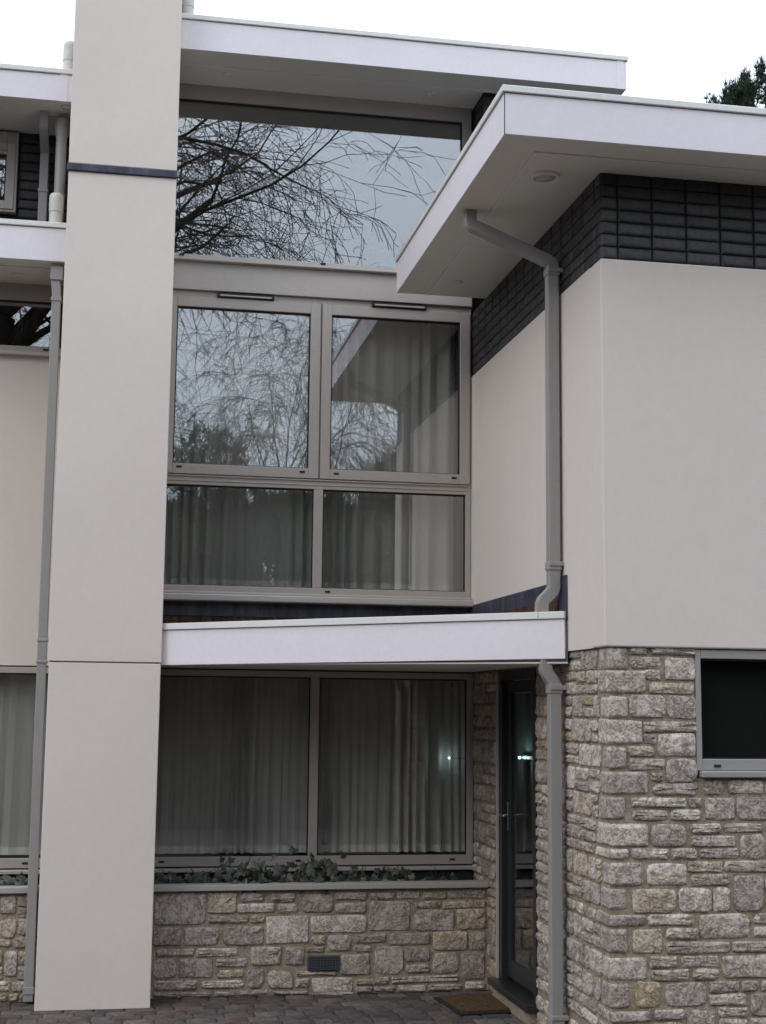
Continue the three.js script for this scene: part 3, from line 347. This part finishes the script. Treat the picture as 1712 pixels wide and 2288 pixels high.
ivy(1.36, 0.3, 46, 0.12, 'dense ivy clump in the left edge planter', 209); ivy(1.05, 0.3, 40, 0.12, 'ivy clump cut by the left picture edge', 210);

// ------------------------------------------------------------------ curtains
function curtain(label, x0, x1, y0, y1, z, seed, per = 0.085, amp = 0.022) {
  const r = rng(seed), nx = Math.round((x1 - x0) / per * 10), ny = 10, ph = [], o = thing('net_curtain', label, 'curtain', [x0, y0, z], 'net curtains behind the windows'); let a = 0;
  for (let i = 0; i <= nx; i++) { a += 2 * Math.PI / 10 * (0.65 + 0.7 * (0.5 + 0.5 * Math.sin(i * 0.13 + seed)) * (0.6 + 0.8 * r())); ph.push(a); }
  const sheet = (va, vb, off) => { const p = [], uv = [], I = []; for (let j = 0; j <= ny; j++) for (let i = 0; i <= nx; i++) { const v = va + (vb - va) * j / ny, u = i / nx, k = amp * (0.55 + 0.45 * Math.sin(u * 9 + seed)) * (0.75 + 0.25 * v); p.push(u * (x1 - x0) + 0.004 * Math.sin(v * 3 + i), (1 - v) * (y1 - y0), k * Math.sin(ph[i] + 0.25 * Math.sin(v * 4 + i * 0.05)) + off); uv.push(u * (x1 - x0), v); }
    for (let j = 0; j < ny; j++) for (let i = 0; i < nx; i++) { const q = j * (nx + 1) + i; I.push(q, q + nx + 1, q + 1, q + 1, q + nx + 1, q + nx + 2); }
    const g = new THREE.BufferGeometry(); g.setAttribute('position', new THREE.Float32BufferAttribute(p, 3)); g.setAttribute('uv', new THREE.Float32BufferAttribute(uv, 2)); g.setIndex(I); g.computeVertexNormals(); return g; };
  const hem = 0.055 / (y1 - y0); add('cloth', sheet(0, 1, 0), M.curtain, o); add('hem', sheet(1 - hem, 1, 0.003), M.hem, o); return o; }
curtain('pale net curtain behind the left ground pane beside the pier', 2.30, 3.52, 0.915, 2.26, -1.90, 3, 0.08, 0.042); curtain('pale net curtain behind the right ground pane beside the door', 3.54, 4.80, 0.915, 2.26, -1.90, 8, 0.08, 0.042);
curtain('pale net curtain behind the left half of the four light window', 2.30, 3.52, 2.915, 5.12, -1.92, 5, 0.1, 0.042); curtain('pale net curtain behind the right half of the four light window', 3.55, 4.66, 2.915, 5.12, -1.92, 12, 0.115, 0.046);
curtain('pale net curtain behind the ground window at the left edge', -1.4, 1.66, 0.915, 2.26, -1.90, 21, 0.09);

// ------------------------------------------------------------------ lit lamps seen through the glass
function lamp(name, label, pts, cord, pw) { const o = thing(name, label, 'lamp'); const mat = S({ color: C(0.5, 0.5, 0.5), emissive: C(0.62, 0.95, 1.0), emissiveIntensity: 6 });
  pts.forEach(([x, y, z, s]) => { add('bulb', new THREE.SphereGeometry(s, 14, 10).translate(x, y, z), mat, o); }); add('holder', cord, M.doorFrame, o);
  const [x, y, z] = pts[0], l = new THREE.PointLight(C(0.62, 0.95, 1.0), pw, 0, 2); l.position.set(x, y, z); l.castShadow = true; l.shadow.radius = 0.5; o.add(l); return o; }
lamp('led_lamp', 'small bluish lamp glowing at the right end of the ground window', [[4.597, 1.628, -1.82, 0.008]], [bx(4.606, 4.80, 1.6255, 1.6305, -1.8225, -1.8175)], 0.009);
lamp('led_lamp', 'row of small bluish lamps glowing inside the front door', [[5.6, 1.579, -3.365, 0.013], [5.6, 1.584, -3.236, 0.008], [5.6, 1.589, -3.096, 0.006]], [bx(5.625, 5.645, 1.57, 1.6, -3.42, -3.04), bx(5.60, 5.66, 0.13, 1.57, -3.25, -3.21)], 0.05);

// ------------------------------------------------------------------ ground
const ground = add('ground', bx(-120, 120, -0.4, -0.014, -120, 120), M.ground); ground.userData = { kind: 'structure', label: 'brick paved drive in front of the house' };
{ const r = rng(404), geos = [0, 1, 2, 3].map(k => stoneGeo(0.196, 0.126, 0.016, 700 + k, 0.4, 0.3)), small = [0, 1].map(k => stoneGeo(0.126, 0.126, 0.016, 720 + k, 0.4, 0.3)); let count = 0;
  for (let row = 0; row < 13; row++) { const z = -1.20 + row * 0.13; let x = 0.75 + (row % 2) * 0.09 + r() * 0.05; while (x < 4.74 && count < 298) { const s = r() < 0.3, w = s ? 0.13 : 0.20, m = add('paver', (s ? small : geos)[Math.floor(r() * (s ? 2 : 4))], paverMats[Math.floor(r() * 5)], ground); m.position.set(x + w / 2, -0.0155 + (r() - 0.5) * 0.003, z); m.rotation.x = -Math.PI / 2; x += w; count++; } } }
{ const o = thing('doormat', 'brown coir doormat with black edge before the front door', 'doormat', [4.545, 0.001, -0.745]); o.rotation.y = 0.1; add('rubber_base', rb(-0.215, 0.215, 0, 0.012, -0.285, 0.285, 0.004), M.rubber, o); add('coir', rb(-0.19, 0.19, 0.01, 0.024, -0.26, 0.26, 0.005), M.mat, o); }

// ------------------------------------------------------------------ trees: bare ones mirrored in the glass, evergreens, pine behind the house
function bareTree(name, label, pos, o) {
  const r = rng(o.seed), t = thing(name, label, 'tree', pos), big = { p: [], i: [], uv: [] }, small = { p: [], i: [], uv: [] };
  const seg = (B, a, b, ra, rb_, n) => { const d = b.clone().sub(a).normalize(), e = Math.abs(d.y) < 0.9 ? new THREE.Vector3(0, 1, 0) : new THREE.Vector3(1, 0, 0), u = new THREE.Vector3().crossVectors(d, e).normalize(), v = new THREE.Vector3().crossVectors(d, u), k = B.p.length / 3;
    for (const [c, rr, h] of [[a, ra, 0], [b, rb_, 1]]) for (let q = 0; q < n; q++) { const an = q / n * 2 * Math.PI, cx = Math.cos(an) * rr, cy = Math.sin(an) * rr; B.p.push(c.x + u.x * cx + v.x * cy, c.y + u.y * cx + v.y * cy, c.z + u.z * cx + v.z * cy); B.uv.push(q / n, h + c.y); }
    for (let q = 0; q < n; q++) { const q2 = (q + 1) % n; B.i.push(k + q, k + q2, k + n + q, k + q2, k + n + q2, k + n + q); } };
  let count = 0;
  const grow = (p, d, len, rad, lev) => { if (count > o.max) return; const ns = lev === 0 ? 7 : lev < 3 ? 6 : 4, sl = len / ns; let q = p.clone(), dir = d.clone(), ra = rad;
    for (let s = 0; s < ns; s++) { dir.add(new THREE.Vector3(r() - 0.5, r() - 0.5 + (lev >= o.droopFrom ? -o.droop : lev ? 0.06 : 0.1), r() - 0.5).multiplyScalar(o.twist * (lev ? 1 : 0.3))).normalize(); const e = q.clone().addScaledVector(dir, sl), rn = Math.max(o.tip, ra * (lev === 0 ? 0.93 : 0.84)); seg(rad > 0.03 ? big : small, q, e, ra, rn, rad > 0.12 ? 10 : rad > 0.03 ? 6 : 3); count++; q = e; ra = rn;
      if (lev < o.levels && (lev > 0 || s >= o.clear)) { const kids = lev === 0 ? 1 + (s > 3 ? 2 : 0) : r() < o.dense ? 2 : 1; for (let k = 0; k < kids; k++) { const a = r() * Math.PI * 2, sp = o.spread * (0.6 + 0.7 * r()), e1 = new THREE.Vector3(Math.cos(a), lev ? (r() - 0.5) : 0.25, Math.sin(a)), nd = dir.clone().multiplyScalar(Math.cos(sp)).addScaledVector(e1, Math.sin(sp)).normalize(); grow(q, nd, len * (lev === 0 ? 0.62 : 0.6) * (0.7 + 0.5 * r()), ra * (lev === 0 ? 0.55 : 0.6), lev + 1); } } } };
  for (const [d, len, rad] of o.starts) grow(new THREE.Vector3(...(d[3] ?? [0, 0, 0])), new THREE.Vector3(d[0], d[1], d[2]).normalize(), len, rad, d[4] ?? 0);
  for (const [n, B, m] of [['trunk', big, M.bark], ['crown', small, M.twig]]) { const g = new THREE.BufferGeometry(); g.setAttribute('position', new THREE.Float32BufferAttribute(B.p, 3)); g.setAttribute('uv', new THREE.Float32BufferAttribute(B.uv, 2)); g.setIndex(B.i); g.computeVertexNormals(); add(n, g, m, t); }
  return t; }
bareTree('bare_tree', 'large leafless tree mirrored in the top window', [-2.1, -0.01, 13], { seed: 41, max: 60000, levels: 5, clear: 5, dense: 0.0, spread: 0.8, twist: 0.6, droopFrom: 3, droop: 0.2, tip: 0.0055, starts: [[[0.85, 0.5, 0.1, [0.3, 9.0, 0], 1], 5.4, 0.16], [[0.9, 0.3, -0.15, [0.3, 9.9, 0], 1], 6.4, 0.15], [[0.6, 0.85, 0.1, [0.3, 9.6, 0], 1], 4.6, 0.18], [[0.75, 0.6, -0.3, [0.3, 8.4, 0], 1], 4.0, 0.17], [[-0.5, 0.8, 0, [0.2, 7.2, 0], 1], 5, 0.2], [[0.02, 1, 0], 9, 0.42]] });
bareTree('bare_tree', 'fine twigged leafless tree mirrored in the middle window', [5.0, -0.01, 21], { seed: 87, max: 60000, levels: 5, clear: 2, dense: 0.0, spread: 0.55, twist: 0.5, droopFrom: 2, droop: 0.42, tip: 0.0045, starts: [[[0.3, 1, 0.1, [0, 3, 0], 2], 6, 0.05], [[-0.35, 1, 0, [0, 3.4, 0], 2], 6, 0.05], [[0.1, 1, 0, [-0.6, 3.4, 0], 2], 6, 0.05], [[-0.1, 1, 0, [1.2, 3.4, 0], 2], 5, 0.05], [[0, 1, 0], 6.8, 0.08]] });
bareTree('bare_tree', 'slender leafless tree mirrored at the pier side of the middle window', [1.9, -0.01, 22], { seed: 133, max: 40000, levels: 4, clear: 2, dense: 0.2, spread: 0.6, twist: 0.5, droopFrom: 2, droop: 0.5, tip: 0.0055, starts: [[[0.35, 1, 0.1, [0, 4, 0], 1], 5, 0.06], [[0, 1, 0], 7, 0.08]] });
const tuft = (() => { const r = rng(12), P3 = [], I = []; for (let k = 0; k < 7; k++) { const a = r() * 6.28, t = r() * 1.2, d = [Math.cos(a) * Math.cos(t), Math.sin(t) + 0.2, Math.sin(a) * Math.cos(t)], w = 0.1, n = P3.length / 3; P3.push(-d[2] * w, 0, d[0] * w, d[2] * w, 0, -d[0] * w, d[0] * 0.8 + d[2] * w * 0.5, d[1] * 0.8, d[2] * 0.8, d[0], d[1], d[2]); I.push(n, n + 1, n + 2, n + 1, n + 3, n + 2); }
  const g = new THREE.BufferGeometry(); g.setAttribute('position', new THREE.Float32BufferAttribute(P3, 3)); g.setIndex(I); g.computeVertexNormals(); return g; })();
const greens = S({ color: C(1, 1, 1), roughness: 0.9, side: THREE.DoubleSide });
function evergreen(name, label, pos, h, w, n, seed, size, crownFrom, shape, group) {
  const r = rng(seed), t = thing(name, label, 'tree', pos, group); add('trunk', new THREE.CylinderGeometry(w * 0.03 + 0.03, w * 0.08 + 0.06, h * 0.7, 9).translate(0, h * 0.35, 0), M.bark, t);
  const im = new THREE.InstancedMesh(tuft, greens, n), q = new THREE.Quaternion(), e = new THREE.Euler(), m4 = new THREE.Matrix4();
  for (let i = 0; i < n; i++) { const [x, y, z] = shape(r, h, w), k = 0.7 + 0.6 * r(); e.set((r() - 0.5) * 0.9, r() * 6.28, (r() - 0.5) * 0.9); m4.compose(new THREE.Vector3(x, y, z), q.setFromEuler(e), new THREE.Vector3(1, 1.2, 1).multiplyScalar(size * (0.6 + 0.8 * r()))); im.setMatrixAt(i, m4); im.setColorAt(i, C(0.028 * k + 0.006 * r(), 0.045 * k, 0.022 * k)); }
  im.name = 'crown'; im.castShadow = im.receiveShadow = true; im.userData.kind = 'stuff'; t.add(im); return t; }
function bushShape(seed, h, w) { const r = rng(seed), lobes = []; for (let k = 0; k < 26; k++) { const a = r() * 6.28, y = 0.08 + 0.86 * Math.pow(r(), 0.8), rad = w * Math.sqrt(1 - Math.max(0, y - 0.35) ** 2 * 1.9) * (0.3 + 0.6 * r()); lobes.push([Math.cos(a) * rad, y * h, Math.sin(a) * rad, w * (0.3 + 0.28 * r()) * (1.1 - 0.5 * y)]); }
  return (q) => { const l = lobes[Math.floor(q() * lobes.length)], a = q() * 6.28, c = q() * 2 - 1, s = Math.sqrt(1 - c * c), R = l[3] * (0.55 + 0.5 * Math.sqrt(q())); return [l[0] + Math.cos(a) * s * R, Math.max(0.1, l[1] + c * R * 1.15), l[2] + Math.sin(a) * s * R]; }; }
[[-9.5, 19, 8, 2.6, 'first'], [-6.4, 18, 6.6, 2.6, 'second'], [-3.4, 19.5, 7, 2.6, 'third'], [-0.4, 18.2, 6.6, 2.5, 'fourth'], [2.4, 18.8, 6.8, 2.5, 'fifth'], [4.9, 18.0, 8.3, 2.6, 'sixth'], [7.4, 18.6, 8.2, 2.5, 'seventh'], [10.2, 18.4, 9.6, 2.7, 'eighth'], [13.6, 19, 9, 2.9, 'ninth']].forEach(([x, z, h, w, k], i) => evergreen('evergreen_tree', `${k} dark evergreen from the left in the row mirrored in the panes`, [x, -0.01, z], h, w, 9500, 300 + i, 0.3, 0, bushShape(900 + i, h * 0.9, w), 'evergreen row across the drive'));
[[-13, 14.5, 8.6, 3, 'near corner'], [-14.5, 9.8, 9, 3, 'second'], [-15, 5, 8.4, 3, 'third'], [-14.4, 0.4, 8.8, 2.9, 'farthest']].forEach(([x, z, h, w, k], i) => evergreen('evergreen_tree', `${k} unseen dark evergreen added along the left side of the drive to block low sky`, [x, -0.01, z], h, w, 5000, 340 + i, 0.36, 0, bushShape(940 + i, h * 0.9, w), 'unseen evergreens added left of the drive'));  // out-of-view trees added to darken the lower facade
[[17, 15, 8.6, 3, 'near corner'], [18.6, 10, 9, 3, 'middle'], [19, 5, 8.4, 3, 'farthest']].forEach(([x, z, h, w, k], i) => evergreen('evergreen_tree', `${k} unseen dark evergreen added along the right side of the drive to block low sky`, [x, -0.01, z], h, w, 5000, 350 + i, 0.36, 0, bushShape(950 + i, h * 0.9, w), 'unseen evergreens added right of the drive'));  // unseen too, added to hold low sky off the lower walls
{ const t = thing('hedge', 'dense dark hedge across the drive mirrored in the ground floor panes', 'hedge', [2, -0.01, 11.8]), n = 9000, r = rng(610), q = new THREE.Quaternion(), e = new THREE.Euler(), m4 = new THREE.Matrix4(); add('branches', bx(-15.6, 15.6, 0, 2.25, -0.35, 0.35), M.twig, t);
  const im = new THREE.InstancedMesh(tuft, greens, n); for (let i = 0; i < n; i++) { const top = r() < 0.25, x = (r() - 0.5) * 32, y = top ? 2.2 + 0.3 * r() + 0.12 * Math.sin(x * 2.1) : r() * 2.4, z = top ? (r() - 0.5) * 0.9 : (r() < 0.75 ? -1 : 1) * (0.36 + 0.14 * r()), k = 0.7 + 0.6 * r(); e.set((r() - 0.5) * 1.4, r() * 6.28, (r() - 0.5) * 1.4); m4.compose(new THREE.Vector3(x, y, z), q.setFromEuler(e), new THREE.Vector3(1, 1, 1).multiplyScalar(0.15 + 0.12 * r())); im.setMatrixAt(i, m4); im.setColorAt(i, C(0.03 * k, 0.042 * k, 0.022 * k)); }
  im.name = 'foliage'; im.castShadow = im.receiveShadow = true; im.userData.kind = 'stuff'; t.add(im); }
{ const r0 = rng(66), shoots = []; for (let k = 0; k < 150; k++) { const a = r0() * 6.28, rad = 3.2 * Math.sqrt(r0()); shoots.push([Math.cos(a) * rad, 14.75 + 1.8 * Math.sqrt(Math.max(0, 1 - (rad / 3.45) ** 2)) - 0.9 + 0.35 * r0(), Math.sin(a) * rad, 0.35 + 0.5 * r0()]); }
  evergreen('pine_tree', 'dark pine crown showing above the wing roof at top right', [17.6, -0.01, -20], 15.6, 1.6, 16000, 501, 0.17, 0, (r) => { if (r() < 0.45) { const a = r() * 6.28, rad = 2.8 * Math.sqrt(r()); return [Math.cos(a) * rad, 11 + 4.3 * r() * Math.sqrt(Math.max(0.1, 1 - (rad / 3) ** 2)), Math.sin(a) * rad]; } const s = shoots[Math.floor(r() * shoots.length)], v = r(), k = 0.2 * (1 - v * 0.6); return [s[0] + (r() - 0.5) * 2 * k, s[1] + v * s[3], s[2] + (r() - 0.5) * 2 * k]; }); }

renderer.render(scene, camera);
